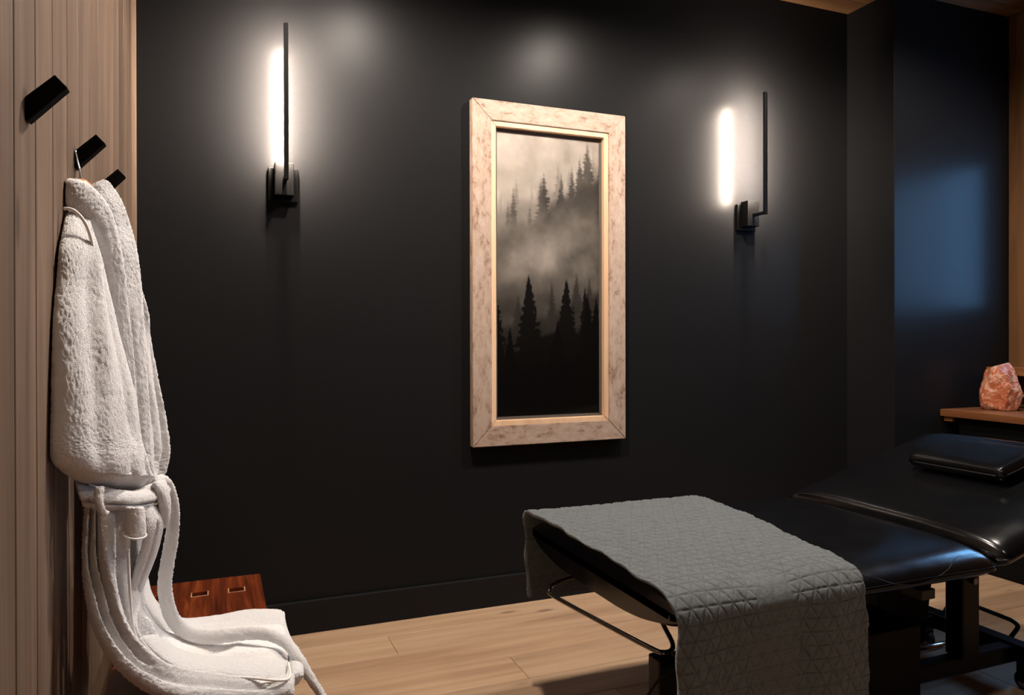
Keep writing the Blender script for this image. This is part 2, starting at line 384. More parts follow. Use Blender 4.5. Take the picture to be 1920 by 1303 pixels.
# print: painted as a grid of ink colours
nx, nz = 200, 460
u = np.linspace(0, 1, nx); v = np.linspace(0, 1, nz); U, V = np.meshgrid(u, v)          # V up
def vnoise(x, y, seed):
    r = np.random.RandomState(seed).rand(64, 64)
    xi, yi = np.floor(x).astype(int), np.floor(y).astype(int); fx, fy = x-xi, y-yi; fx = fx*fx*(3-2*fx); fy = fy*fy*(3-2*fy)
    g = lambda i, j: r[(yi+j) % 64, (xi+i) % 64]
    return (g(0, 0)*(1-fx)+g(1, 0)*fx)*(1-fy)+(g(0, 1)*(1-fx)+g(1, 1)*fx)*fy
def fbm(x, y, seed, o=5):
    return sum(vnoise(x*2**k, y*2**k, seed+k)*.5**k for k in range(o))/sum(.5**k for k in range(o))
def trees(base, hgt, n, seed, soft):
    """silhouette mask of conifers standing on the line base(u)"""
    r = np.random.RandomState(seed); m = np.zeros_like(U)
    for k in range(n):
        cx = (k+r.rand()*.9)/n*1.1-.05; h = hgt*(.45+.8*r.rand()); b0 = base(cx); top = b0+h; wd = h*.42*2.0*(.8+.4*r.rand())
        f = (top-V)/h; jag = 1+.12*np.sin(f*60+k*9)+1.1*(fbm(U*40+k, V*110, seed+k, 3)-.5)
        inside = (wd*.5*np.clip(f, 0, 1.4)**.85*jag-np.abs(U-cx))/soft
        m = np.maximum(m, np.clip(inside, 0, 1)*(f > 0))
    return np.maximum(m, np.clip((np.vectorize(base)(U)-V)/soft/1.5, 0, 1))
fog = fbm(U*2.6+1, V*5.5, 3); fog2 = fbm(U*6+3, V*13+2, 11); fog3 = fbm(U*3+9, V*7+4, 23)
sky = np.clip((V-.60)/.40, 0, 1)
val = .60+.10*sky-.12*U*sky+.10*(fog-.5)
def ridge(b_, sc_, amp, fr, seed):
    r = np.random.RandomState(seed); ph = r.rand(4)*6
    return lambda x: b_+sc_*x+amp*(math.sin(x*fr+ph[0])+.5*math.sin(x*fr*2.3+ph[1]))
def forest(val, base, hgt, n, seed, soft, tone, alpha):
    m = trees(base, hgt, n, seed, soft)
    return val*(1-m*alpha)+tone*m*alpha
val = forest(val, ridge(.74, .14, .012, 5, 1), .09, 10, 21, .030, .40, .6)            # far ridge
val = forest(val, ridge(.66, .20, .016, 6, 2), .12, 11, 22, .024, .15+.14*fog2, .9)
val = forest(val, ridge(.58, .14, .016, 7, 3), .10, 10, 24, .030, .16+.18*fog2, .7)
mist = np.exp(-((V-(.53+.06*U))/.11)**2)*np.clip(fog*2.4-.55, 0, 1); val = val*(1-mist*.8)+.56*mist*.8
mist2 = np.exp(-((V-(.67-.05*U))/.09)**2)*np.clip(fog3*3-1.2, 0, 1)*.6; val = val*(1-mist2)+.50*mist2
lowm = np.clip((.46-V)/.22, 0, 1); val = val*(1-.35*lowm)
val *= (.80+.40*fog2)
val = forest(val, ridge(.30, .16, .01, 6, 5), .14, 5, 43, .020, .13, .7)
val = forest(val, ridge(.22, .12, .015, 5, 6), .24, 4, 47, .010, .04, .95)
val = forest(val, ridge(.16, .08, .01, 8, 7), .16, 7, 55, .008, .02, 1)
val = np.clip(val*.86*np.clip(.18+V*2.4, 0, 1), .006, 1)
# pale snowy bank in the bottom right corner
bank = np.clip((.045*np.clip((U-.45)/.4, 0, 1)-V)/.01, 0, 1); val = val*(1-bank)+.05*bank
lin = np.clip(val, 0, 1)**2.0*1.0+.002
Cc = np.stack([lin*1.06, lin*.93, lin*.80, np.ones_like(lin)], -1).reshape(-1, 4).astype(np.float32)
ax0, ax1, az0, az1 = PX0+a+.0, PX1-a, PZ0+a, PZ1-a; yp = YB-.0140
co = np.stack([ax0+(ax1-ax0)*U, np.full_like(U, yp), az0+(az1-az0)*V], -1).reshape(-1, 3)-np.array(pic.location)[None]
def gridmesh(name, co, n0, n1, wrap=False):
    """co: (n1 rows * n0 columns, 3)"""
    c = n0 if wrap else n0-1
    i = np.arange(c)[None, :]; j = np.arange(n1-1)[:, None]
    A = j*n0+i; B = j*n0+(i+1) % n0; F = np.stack([A, B, B+n0, A+n0], -1).reshape(-1, 4)
    me = bpy.data.meshes.new(name); me.vertices.add(len(co)); me.vertices.foreach_set('co', co.astype(np.float32).ravel())
    me.loops.add(F.size); me.loops.foreach_set('vertex_index', F.astype(np.int32).ravel())
    me.polygons.add(len(F)); me.polygons.foreach_set('loop_start', np.arange(0, F.size, 4, dtype=np.int32))
    me.update(calc_edges=True); me.validate()
    me.polygons.foreach_set('use_smooth', np.ones(len(me.polygons), dtype=bool)); me.update()
    return me
me = gridmesh('print', co, nx, nz)
ca = me.color_attributes.new('ink', 'FLOAT_COLOR', 'POINT'); ca.data.foreach_set('color', Cc.ravel())
prt = link('print', me, M['art'], pic)
bm = bmesh.new(); box(bm, PX0+.03, PX1-.03, YB-.0125, YB-.002, PZ0+.03, PZ1-.03); fin(bm, 'backing_board', M['darkcab'], pic)

# ------------------------------------------------------------------ coat hooks
def coat_hook(y, label):
    zb = 1.605 if y < 1.6 else (1.622 if y < 2 else 1.628)
    t = thing('coat_hook', label, 'coat hook', (XL, y, zb), 'slanted black coat hooks')
    x = XL; b = bmesh.new()
    prism(b, [(x, y-.012, zb), (x+.004, y-.012, zb-.003), (x+.060, y-.012, zb+.058), (x+.042, y-.012, zb+.077), (x, y-.012, zb+.036)], (0, .026, 0))
    bmesh.ops.recalc_face_normals(b, faces=b.faces[:]); bmesh.ops.bevel(b, geom=b.edges[:], offset=.0012, segments=1, affect='EDGES')
    fin(b, 'peg', M['hookblack'], t)
coat_hook(1.422, 'slanted black coat hook nearest the camera on the plank wall')
coat_hook(1.872, 'slanted black coat hook holding the wire hanger of the robe')
coat_hook(2.262, 'slanted black coat hook nearest the dark wall')

# ------------------------------------------------------------------ white robe on its hanger
def hash3(p, seed):
    v = np.sin(p[..., 0]*127.1+p[..., 1]*311.7+p[..., 2]*74.7+seed*19.19)*43758.5453; return v-np.floor(v)
def vn3(p, seed):
    i = np.floor(p); f = p-i; f = f*f*(3-2*f); r = 0
    for dx in (0, 1):
        for dy in (0, 1):
            for dz in (0, 1):
                wgt = (f[..., 0] if dx else 1-f[..., 0])*(f[..., 1] if dy else 1-f[..., 1])*(f[..., 2] if dz else 1-f[..., 2])
                r = r+wgt*hash3(i+np.array([dx, dy, dz]), seed)
    return r
def curve_np(pts, n):
    P = np.array([list(p) for p in pts], float)
    d = np.r_[0, np.cumsum(np.linalg.norm(np.diff(P, axis=0), axis=1))]; m = len(P); t = np.linspace(0, m-1, n); out = []
    for x in t:
        i = min(int(x), m-2); f = x-i; p0, p1, p2, p3 = P[max(i-1, 0)], P[i], P[i+1], P[min(i+2, m-1)]
        out.append(.5*((2*p1)+(p2-p0)*f+(2*p0-5*p1+4*p2-p3)*f*f+(3*p1-p0-3*p2+p3)*f**3))
    return np.array(out)
def resamp(P, n):
    d = np.r_[0, np.cumsum(np.linalg.norm(np.diff(P, axis=0), axis=1))]; t = np.linspace(0, d[-1], n)
    return np.stack([np.interp(t, d, P[:, k]) for k in range(3)], -1)
camv = np.array(CAM)
def cloth_piece(name, L, R, parent, mat, front=.03, back=.01, folds=(), step=.0028, fuzz=.0013, soft=.0007, cap=(.06, .06), power=.55, wav=0.0, minz=None, seed=1):
    """a closed padded strip of terry between two edge lines L and R (each: points in space);
    folds: (u at start, u at end, width, depth) grooves (depth<0) or ridges running along it"""
    n = 400; Lc, Rc = curve_np(L, n), curve_np(R, n)
    ln = .5*(np.linalg.norm(np.diff(Lc, axis=0), axis=1).sum()+np.linalg.norm(np.diff(Rc, axis=0), axis=1).sum())
    rows = max(8, int(ln/step)); idx = np.linspace(0, n-1, rows)
    Lr = np.stack([np.interp(idx, np.arange(n), Lc[:, k]) for k in range(3)], -1); Rr = np.stack([np.interp(idx, np.arange(n), Rc[:, k]) for k in range(3)], -1)
    wd = np.linalg.norm(Rr-Lr, axis=1).max(); nf = max(8, int(wd*1.25/step)); nb = max(5, nf//3)
    uf = .5-.5*np.cos(np.linspace(0, PI, nf+1)); uf = .35*uf+.65*np.linspace(0, 1, nf+1)
    ub = np.linspace(1, 0, nb+1)[1:-1]
    t = np.linspace(0, 1, rows)[:, None]
    W = Rr-Lr; Tn = np.gradient(.5*(Lr+Rr), axis=0); Nn = np.cross(W, Tn); Nn /= np.linalg.norm(Nn, axis=1, keepdims=True)+1e-9
    toc = camv-.5*(Lr+Rr); sgn = np.sign((Nn*toc).sum(1, keepdims=True)); sgn = np.where(sgn == 0, 1, sgn); Nn = Nn*np.sign(sgn.sum() or 1)
    capf = np.clip(np.minimum(t/max(cap[0], 1e-4), 1), 0, 1); capb = np.clip(np.minimum((1-t)/max(cap[1], 1e-4), 1), 0, 1)
    cf = np.sqrt(np.clip(1-(1-capf)**2, 0, 1))*np.sqrt(np.clip(1-(1-capb)**2, 0, 1))*.94+.06
    fr = np.array([front(x) for x in t[:, 0]])[:, None] if callable(front) else front
    pf = (4*uf*(1-uf))**power
    off = fr*cf*pf[None, :]
    for fo in folds:
        u0, u1, fw2, dp = fo[:4]; t0, t1 = (fo[4], fo[5]) if len(fo) > 5 else (-1, 2)
        c = u0+(u1-u0)*t+.012*np.sin(t*11+u0*40)
        env = np.clip((t-t0)/.08, 0, 1)*np.clip((t1-t)/.08, 0, 1)
        off = off+dp*np.exp(-((uf[None, :]-c)/fw2)**2)*env*np.minimum(1, pf[None, :]*1.6)
    Pf = Lr[:, None, :]+W[:, None, :]*uf[None, :, None]+Nn[:, None, :]*off[..., None]
    pb = (4*ub*(1-ub))**power
    Pb = Lr[:, None, :]+W[:, None, :]*ub[None, :, None]-Nn[:, None, :]*(back*cf*pb[None, :])[..., None]
    P = np.concatenate([Pf, Pb], 1)
    if wav:
        q = P*np.array([9., 9., 7.]); P = P+Nn[:, None, :]*((vn3(q, seed+3)-.5)*wav)[..., None]
    # displaced along a rough outward direction: terry pile
    cen = P.mean(1, keepdims=True); g1 = np.roll(P, -1, 1)-np.roll(P, 1, 1); g2 = np.gradient(P, axis=0); nn = np.cross(g1, g2); nn /= np.linalg.norm(nn, axis=2, keepdims=True)+1e-9
    if ((P-cen)*nn).sum() < 0: nn = -nn
    dsp = (vn3(P*210, seed)-.5)*.5*soft+(vn3(P*38, seed+1)-.5)*.4*soft+(rng.rand(*P.shape[:2])-.5)*2.0*fuzz
    P = P+nn*dsp[..., None]
    P[..., 0] = np.maximum(P[..., 0], XL+.004)
    if minz is not None: P[..., 2] = np.where((P[..., 1] < 2.66) & (P[..., 0] < .14), np.maximum(P[..., 2], minz), P[..., 2])
    rows_, ring = P.shape[:2]; co = P.reshape(-1, 3)
    caps = [P[0].mean(0), P[-1].mean(0)]
    me = gridmesh(name, co-np.array(world_loc(parent)), ring, rows_, True)
    b = bmesh.new(); b.from_mesh(me); b.verts.ensure_lookup_table()
    for r0, cc in ((0, caps[0]), (rows_-1, caps[1])):
        v = b.verts.new(cc-np.array(world_loc(parent))); b.verts.ensure_lookup_table()
        for k in range(ring): b.faces.new((b.verts[r0*ring+k], b.verts[r0*ring+(k+1) % ring], v)).smooth = True
        b.verts.ensure_lookup_table()
    bmesh.ops.recalc_face_normals(b, faces=b.faces[:]); b.to_mesh(me); b.free()
    return link(name, me, mat, parent)
def P_(*l): return [at(*q) for q in l]
def pipe(name, pts, r, parent, mat):
    b = bmesh.new(); tube(b, smoothpts(pts, 8), r, 8); return fin(b, name, mat, parent, True)
RO = Vector((-.2, 1.83, .47))
robe = thing('bathrobe', 'white terry bathrobe tied at the waist, hanging from the middle hook onto the bench', 'bathrobe', RO)
# far side of the body
body = cloth_piece('robe_body', P_((158, 362, 1.63), (158, 380, 1.62), (160, 405, 1.62), (162, 440, 1.62), (166, 480, 1.62), (174, 540, 1.63), (182, 610, 1.63), (192, 680, 1.64), (202, 750, 1.65), (210, 820, 1.66), (222, 870, 1.67), (240, 925, 1.68)),
    P_((166, 357, 1.66), (184, 366, 1.68), (206, 398, 1.72), (226, 432, 1.75), (239, 474, 1.77), (252, 527, 1.80), (267, 596, 1.83), (278, 665, 1.85), (290, 734, 1.86), (299, 790, 1.87), (306, 852, 1.87), (300, 885, 1.86), (290, 925, 1.84)),
    robe, M['terry'], front=.028, back=.03, folds=((.62, .62, .05, -.018, .1, .95), (.80, .86, .05, .012, .3, 1.0), (.95, .74, .035, -.012, .5, 1.1)), wav=.012, seed=2)
# right lapel roll
cloth_piece('collar_right', P_((160, 352, 1.60), (170, 364, 1.60), (182, 384, 1.60), (194, 421, 1.61), (205, 463, 1.61), (210, 513, 1.62), (213, 573, 1.62), (217, 640, 1.63), (226, 700, 1.64), (236, 770, 1.65), (243, 835, 1.66), (256, 880, 1.67), (266, 912, 1.68)),
    P_((172, 352, 1.64), (188, 368, 1.66), (207, 396, 1.68), (222, 436, 1.70), (234, 480, 1.71), (245, 527, 1.72), (250, 596, 1.73), (252, 665, 1.73), (254, 734, 1.73), (255, 790, 1.73), (258, 845, 1.72), (265, 885, 1.70), (270, 913, 1.69)),
    robe, M['terry'], front=.034, back=.012, folds=((.55, .5, .12, .006), (.2, .25, .06, -.006, .45, .9)), wav=.008, power=.7, cap=(.06, .3), seed=3)
# smooth facing glimpsed between the lapels
cloth_piece('facing', P_((160, 420, 1.60), (168, 450, 1.60), (173, 500, 1.60), (182, 560, 1.605), (196, 620, 1.61), (210, 670, 1.615), (220, 720, 1.62), (228, 760, 1.63)),
    P_((196, 430, 1.62), (203, 470, 1.62), (210, 520, 1.63), (214, 580, 1.63), (219, 640, 1.64), (232, 690, 1.645), (240, 740, 1.65), (244, 790, 1.66)),
    robe, M['terry_smooth'], front=.006, back=.004, fuzz=.0003, soft=.0006, seed=4)
# left front with the sleeve bulging over the belt
lf = cloth_piece('left_front', P_((138, 396, 1.52), (124, 404, 1.50), (117, 438, 1.46), (114, 470, 1.43), (107, 530, 1.41), (101, 596, 1.385), (97, 688, 1.37), (95, 780, 1.36), (92, 835, 1.355), (98, 864, 1.36), (118, 886, 1.40), (150, 903, 1.43)),
    P_((146, 402, 1.56), (160, 424, 1.57), (172, 456, 1.575), (177, 490, 1.58), (184, 550, 1.58), (196, 620, 1.585), (218, 700, 1.59), (235, 770, 1.60), (248, 830, 1.61), (262, 868, 1.62), (275, 895, 1.63), (272, 925, 1.62)),
    robe, M['terry'], front=lambda t: .012+.052*min(1, t*1.7), back=.012, folds=((.42, .35, .10, .010, .05, .6), (.55, .72, .06, -.010, .1, .75), (.86, .80, .035, -.028, .80, 1.1), (.30, .22, .08, -.008, .3, .9), (.62, .54, .05, -.012, .80, 1.1)), wav=.010, cap=(.12, .10), power=.5, seed=5)
# left lapel
cloth_piece('collar_left', P_((121, 389, 1.515), (131, 391, 1.515), (143, 397, 1.52), (159, 416, 1.53), (170, 444, 1.54), (177, 478, 1.545), (184, 524, 1.55), (191, 578, 1.56), (203, 626, 1.57), (214, 676, 1.58), (223, 715, 1.59), (232, 750, 1.60)),
    P_((126, 353, 1.55), (140, 347, 1.56), (156, 352, 1.57), (174, 370, 1.58), (189, 402, 1.59), (200, 440, 1.595), (208, 487, 1.60), (211, 545, 1.605), (214, 605, 1.61), (220, 672, 1.61), (227, 712, 1.61), (234, 750, 1.615)),
    robe, M['terry'], front=.034, back=.012, folds=((.6, .6, .2, .006),), wav=.006, cap=(.10, .35), power=.5, seed=6)
pipe('collar_piping', P_((121, 391, 1.468), (131, 392, 1.466), (143, 398, 1.470), (159, 417, 1.478), (170, 445, 1.488), (177, 478, 1.493), (184, 524, 1.498), (191, 578, 1.508), (202, 622, 1.518)), .0034, robe, M['piping'])
# waist: belt band, loop, knot
belt = cloth_piece('belt', P_((140, 898, 1.44), (160, 908, 1.46), (190, 915, 1.47), (220, 918, 1.49), (250, 920, 1.52), (275, 914, 1.56), (292, 903, 1.60), (304, 897, 1.66)),
    P_((156, 948, 1.46), (172, 954, 1.46), (195, 957, 1.47), (220, 956, 1.49), (250, 956, 1.52), (272, 953, 1.56), (290, 947, 1.60), (300, 938, 1.66)),
    robe, M['terry'], front=.026, back=.03, folds=((.68, .62, .06, -.010),), fuzz=.0011, cap=(.03, .05), seed=7)
cloth_piece('belt_loop', P_((178, 912, 1.425), (176, 930, 1.42), (178, 948, 1.42), (184, 962, 1.425), (192, 968, 1.44)),
    P_((196, 912, 1.435), (194, 930, 1.43), (195, 945, 1.43), (198, 955, 1.435), (206, 960, 1.445)), robe, M['terry'], front=.006, back=.004, fuzz=.0012, cap=(.05, .1), seed=8)
cloth_piece('belt_knot', P_((286, 905, 1.56), (294, 915, 1.555), (300, 935, 1.56), (302, 960, 1.57), (301, 985, 1.58)),
    P_((304, 900, 1.62), (309, 925, 1.61), (312, 950, 1.61), (309, 972, 1.61), (304, 992, 1.61)), robe, M['terry'], front=.014, back=.01, fuzz=.0011, cap=(.1, .2), seed=9)
cf_ = cloth_piece('belt_end', P_((235, 950, 1.475), (233, 970, 1.47), (231, 990, 1.468), (230, 1003, 1.47)),
    P_((270, 950, 1.50), (272, 970, 1.50), (274, 990, 1.50), (274, 1004, 1.50)), robe, M['terry'], front=.016, back=.012, fuzz=.0011, cap=(.01, .12), seed=10)
b = bmesh.new(); c0, c1 = at(230, 1001, 1.462), at(274, 1003, 1.49); ax = (c1-c0)/2; cc = (c0+c1)/2; side = (CAM-cc).normalized()*.010+Vector((0, 0, -.009))
tube(b, [cc+ax*math.cos(2*PI*k/28)+side*math.sin(2*PI*k/28) for k in range(28)], .002, 6, True); fin(b, 'end_piping', M['piping'], cf_, True)
# hanging inner strip right of the belt end
cloth_piece('inner_strip', P_((262, 950, 1.52), (272, 975, 1.52), (271, 1000, 1.52), (262, 1040, 1.53), (250, 1075, 1.54), (244, 1105, 1.56)),
    P_((288, 948, 1.58), (302, 975, 1.59), (301, 1000, 1.60), (290, 1040, 1.61), (275, 1078, 1.63), (258, 1118, 1.66)), robe, M['terry'], front=.012, back=.008, fuzz=.0011, folds=((.45, .3, .06, -.008, .2, 1.1),), seed=11)
# long belt tail: falls, curls on the robe and drops over the bench edge
cl = [(290, 908, 1.60), (303, 900, 1.62), (315, 912, 1.64), (323, 940, 1.66), (325, 975, 1.68), (321, 1015, 1.70), (313, 1060, 1.72), (309, 1095, 1.74), (313, 1130, 1.76), (325, 1162, 1.79), (350, 1185, 1.81), (385, 1194, 1.82), (425, 1191, 1.83), (465, 1187, 1.84), (505, 1190, 1.84), (538, 1207, 1.82), (560, 1235, 1.79), (580, 1268, 1.78), (602, 1302, 1.78), (614, 1318, 1.78)]
Cn = curve_np([q for q in cl], 60); Tn = np.gradient(Cn[:, :2], axis=0); Tn /= np.linalg.norm(Tn, axis=1, keepdims=True)
wpx = np.interp(np.linspace(0, 1, 60), [0, .08, .3, .55, .75, .85, .93, 1], [9, 11, 13.5, 15, 12, 11, 9, 6])
Lp = [at(Cn[i, 0]-Tn[i, 1]*-wpx[i], Cn[i, 1]+Tn[i, 0]*-wpx[i], Cn[i, 2]) for i in range(60)]; Rp = [at(Cn[i, 0]-Tn[i, 1]*wpx[i], Cn[i, 1]+Tn[i, 0]*wpx[i], Cn[i, 2]-.01) for i in range(60)]
cloth_piece('belt_tail', Lp, Rp, robe, M['terry'], front=.009, back=.007, fuzz=.0012, soft=.0008, cap=(.02, .02), seed=12)
# unseen back of the robe, added to keep light off the wall
cloth_piece('back_light_block', P_((158, 860, 1.62), (168, 930, 1.62), (172, 990, 1.62), (176, 1050, 1.62), (186, 1110, 1.62), (200, 1160, 1.60), (225, 1205, 1.58)),
    P_((290, 860, 1.86), (286, 930, 1.86), (276, 990, 1.84), (262, 1050, 1.82), (255, 1100, 1.80), (262, 1140, 1.80), (285, 1170, 1.82)), robe, M['terry'], front=.006, back=.006, step=.005, seed=20)
# skirt
BZ = .452
cloth_piece('skirt_roll', P_((158, 945, 1.46), (156, 985, 1.46), (152, 1040, 1.45), (156, 1090, 1.44), (170, 1160, 1.43), (194, 1210, 1.43), (232, 1252, 1.44), (280, 1285, 1.46), (340, 1305, 1.48), (420, 1314, 1.53), (495, 1310, 1.60), (551, 1300, 1.64)),
    P_((212, 950, 1.49), (216, 985, 1.49), (216, 1040, 1.49), (214, 1090, 1.49), (224, 1140, 1.49), (246, 1190, 1.50), (282, 1232, 1.52), (322, 1260, 1.54), (372, 1279, 1.57), (440, 1288, 1.61), (500, 1280, 1.66), (553, 1266, 1.70)),
    robe, M['terry'], front=.024, back=.028, folds=((.22, .2, .06, -.026, -.1, .6), (.42, .4, .05, -.022, -.1, .6), (.62, .55, .14, .010, .1, .9), (.2, .3, .07, -.012, .5, .95)), wav=.012, minz=BZ, cap=(.04, .04), seed=13)
cloth_piece('skirt_fold', P_((200, 950, 1.49), (204, 1000, 1.49), (206, 1060, 1.495), (206, 1110, 1.50), (212, 1145, 1.50), (236, 1190, 1.51), (275, 1232, 1.53), (325, 1262, 1.55), (375, 1279, 1.58), (440, 1287, 1.62), (510, 1283, 1.68)),
    P_((246, 950, 1.54), (244, 1000, 1.54), (240, 1060, 1.54), (243, 1120, 1.54), (248, 1170, 1.545), (270, 1222, 1.56), (298, 1254, 1.58), (342, 1278, 1.60), (400, 1286, 1.63), (460, 1281, 1.67), (530, 1273, 1.71)),
    robe, M['terry'], front=.020, back=.02, folds=((.25, .3, .08, -.018, .2, .9),), wav=.018, minz=BZ, cap=(.04, .04), seed=14)
panel = cloth_piece('skirt_panel', P_((236, 960, 1.56), (240, 1040, 1.56), (243, 1120, 1.56), (249, 1175, 1.56), (271, 1225, 1.575), (298, 1256, 1.59), (342, 1281, 1.61), (400, 1289, 1.64), (468, 1282, 1.68), (548, 1270, 1.735)),
    P_((285, 970, 1.70), (280, 1030, 1.72), (262, 1085, 1.76), (268, 1112, 1.80), (290, 1140, 1.86), (318, 1158, 1.93), (345, 1165, 1.98), (400, 1160, 2.02), (460, 1150, 2.06), (527, 1148, 2.08)),
    robe, M['terry_smooth'], front=.018, back=.012, folds=((.18, .16, .06, -.020, .3, .95), (.42, .36, .07, -.04, .25, .85), (.30, .28, .06, .014, .3, 1.0), (.62, .60, .06, .012, .55, 1.05), (.76, .72, .05, -.018, .5, 1.05)), fuzz=.0011, soft=.001, wav=.014, minz=BZ, cap=(.03, .03), seed=15)
cloth_piece('skirt_flap', P_((255, 1075, 1.74), (262, 1120, 1.72), (282, 1160, 1.74), (318, 1185, 1.80), (360, 1200, 1.86), (420, 1200, 1.90), (480, 1195, 1.94), (536, 1190, 1.96)),
    P_((264, 1095, 1.80), (272, 1115, 1.83), (292, 1138, 1.88), (318, 1156, 1.94), (345, 1164, 1.98), (405, 1158, 2.02), (465, 1147, 2.05), (529, 1147, 2.07)),
    robe, M['terry'], front=.020, back=.012, folds=((.5, .5, .08, -.006, .2, .8),), fuzz=.0011, wav=.008, minz=BZ, cap=(.03, .03), seed=16)
cloth_piece('front_overlap', P_((262, 1195, 1.525), (285, 1222, 1.535), (315, 1245, 1.550), (350, 1258, 1.570), (410, 1264, 1.600), (470, 1270, 1.640), (536, 1273, 1.680)),
    P_((290, 1195, 1.630), (310, 1208, 1.640), (340, 1222, 1.660), (380, 1232, 1.670), (430, 1236, 1.700), (490, 1236, 1.740), (541, 1241, 1.760)),
    robe, M['terry'], front=.014, back=.012, fuzz=.0011, wav=.008, minz=BZ, cap=(.08, .03), seed=17)
cloth_piece('hem', P_((524, 1150, 2.05), (528, 1175, 1.98), (533, 1200, 1.90), (542, 1235, 1.80), (545, 1268, 1.71)),
    P_((532, 1151, 2.06), (536, 1175, 1.99), (546, 1200, 1.91), (567, 1236, 1.81), (569, 1268, 1.73)), robe, M['terry'], front=.010, back=.03, fuzz=.0011, cap=(.05, .06), seed=18)
pipe('front_edge_piping', P_((240, 1030, 1.485), (242, 1080, 1.480), (245, 1135, 1.480), (251, 1182, 1.480), (271, 1229, 1.495), (298, 1259, 1.510), (342, 1284, 1.530), (400, 1291, 1.560), (468, 1284, 1.600), (534, 1274, 1.650)), .003, robe, M['piping'])
pipe('overlap_piping', P_((262, 1197, 1.485), (285, 1225, 1.495), (315, 1248, 1.510), (350, 1261, 1.530), (410, 1266, 1.560), (470, 1271, 1.600), (538, 1274, 1.645), (541, 1243, 1.720)), .003, robe, M['piping'])
# hanger
hy = 1.872
hanger = thing('clothes_hanger', 'wooden clothes hanger with a chrome wire hook under the robe collar', 'hanger', (XL+.03, hy, 1.62))
b = bmesh.new()
wp = P_((134, 297, 1.60), (133, 286, 1.61), (136, 279, 1.625), (141, 282, 1.615), (145, 300, 1.61), (150, 322, 1.60), (153, 349, 1.59))
tube(b, smoothpts(wp, 8), .0019, 8); fin(b, 'wire_hook', M['chrome'], hanger, True)
b = bmesh.new(); A0, A1, A2, A3 = at(143, 352, 1.585), at(153, 346, 1.59), at(170, 368, 1.63), at(185, 395, 1.70)
tube(b, smoothpts([A0, A1, at(162, 353, 1.60), at(167, 361, 1.605)], 8), lambda t: .010+.003*math.sin(t*PI), 12); fin(b, 'shoulder_bar', M['hanger_wood'], hanger, True)

# ------------------------------------------------------------------ bench with three slots
bench = thing('wooden_bench', 'glossy red-brown wooden bench with three slots under the robe', 'bench', (-.05, 2.05, 0))
bx0, bx1, by0, by1 = -.235, .136, 1.30, 2.655
xs = [bx0, -.180, -.134, -.074, -.026, .034, .082, bx1]; ys = [by0, 2.492, 2.532, by1]
b = bmesh.new(); zt_, zb_ = .45, .418
for i in range(7):
    for j in range(3):
        if j == 1 and i in (1, 3, 5): continue
        box(b, xs[i], xs[i+1], ys[j], ys[j+1], zb_, zt_)
bmesh.ops.remove_doubles(b, verts=b.verts[:], dist=1e-5)
dup = [f for f in b.faces if all(len(e.link_faces) > 2 for e in f.edges)]
seen = {}
for f in b.faces:
    k = tuple(round(c, 4) for c in f.calc_center_median()); seen.setdefault(k, []).append(f)
bmesh.ops.delete(b, geom=[f for l in seen.values() if len(l) > 1 for f in l], context='FACES_ONLY')
fin(b, 'seat', M['walnut'], bench)
M['slotrim'] = newmat('pale_slot_edge', srgb(190, 140, 110), .4)[0]  # paler strip colour along the slot edges
for i in (1, 3, 5):
    b = bmesh.new(); e = .0018
    box(b, xs[i]-e, xs[i+1]+e, ys[1]-e, ys[1]+e, zt_-.012, zt_+.0008); box(b, xs[i]-e, xs[i]+e, ys[1]+e, ys[2]+e, zt_-.012, zt_+.0008); box(b, xs[i+1]-e, xs[i+1]+e, ys[1]+e, ys[2]+e, zt_-.012, zt_+.0008)
    fin(b, 'slot', M['slotrim'], bench)
for (x, y) in ((bx0+.03, by0+.06), (bx1-.07, by0+.06), (bx0+.03, by1-.12), (bx1-.07, by1-.12)):
    b = bmesh.new(); box(b, x, x+.04, y, y+.04, 0, zb_, .003); fin(b, 'leg', M['walnut'], bench)
b = bmesh.new()
for x in (bx0+.035, bx1-.055): box(b, x, x+.02, by0+.1, by1-.12, zb_-.07, zb_, .002)
fin(b, 'apron', M['walnut'], bench)

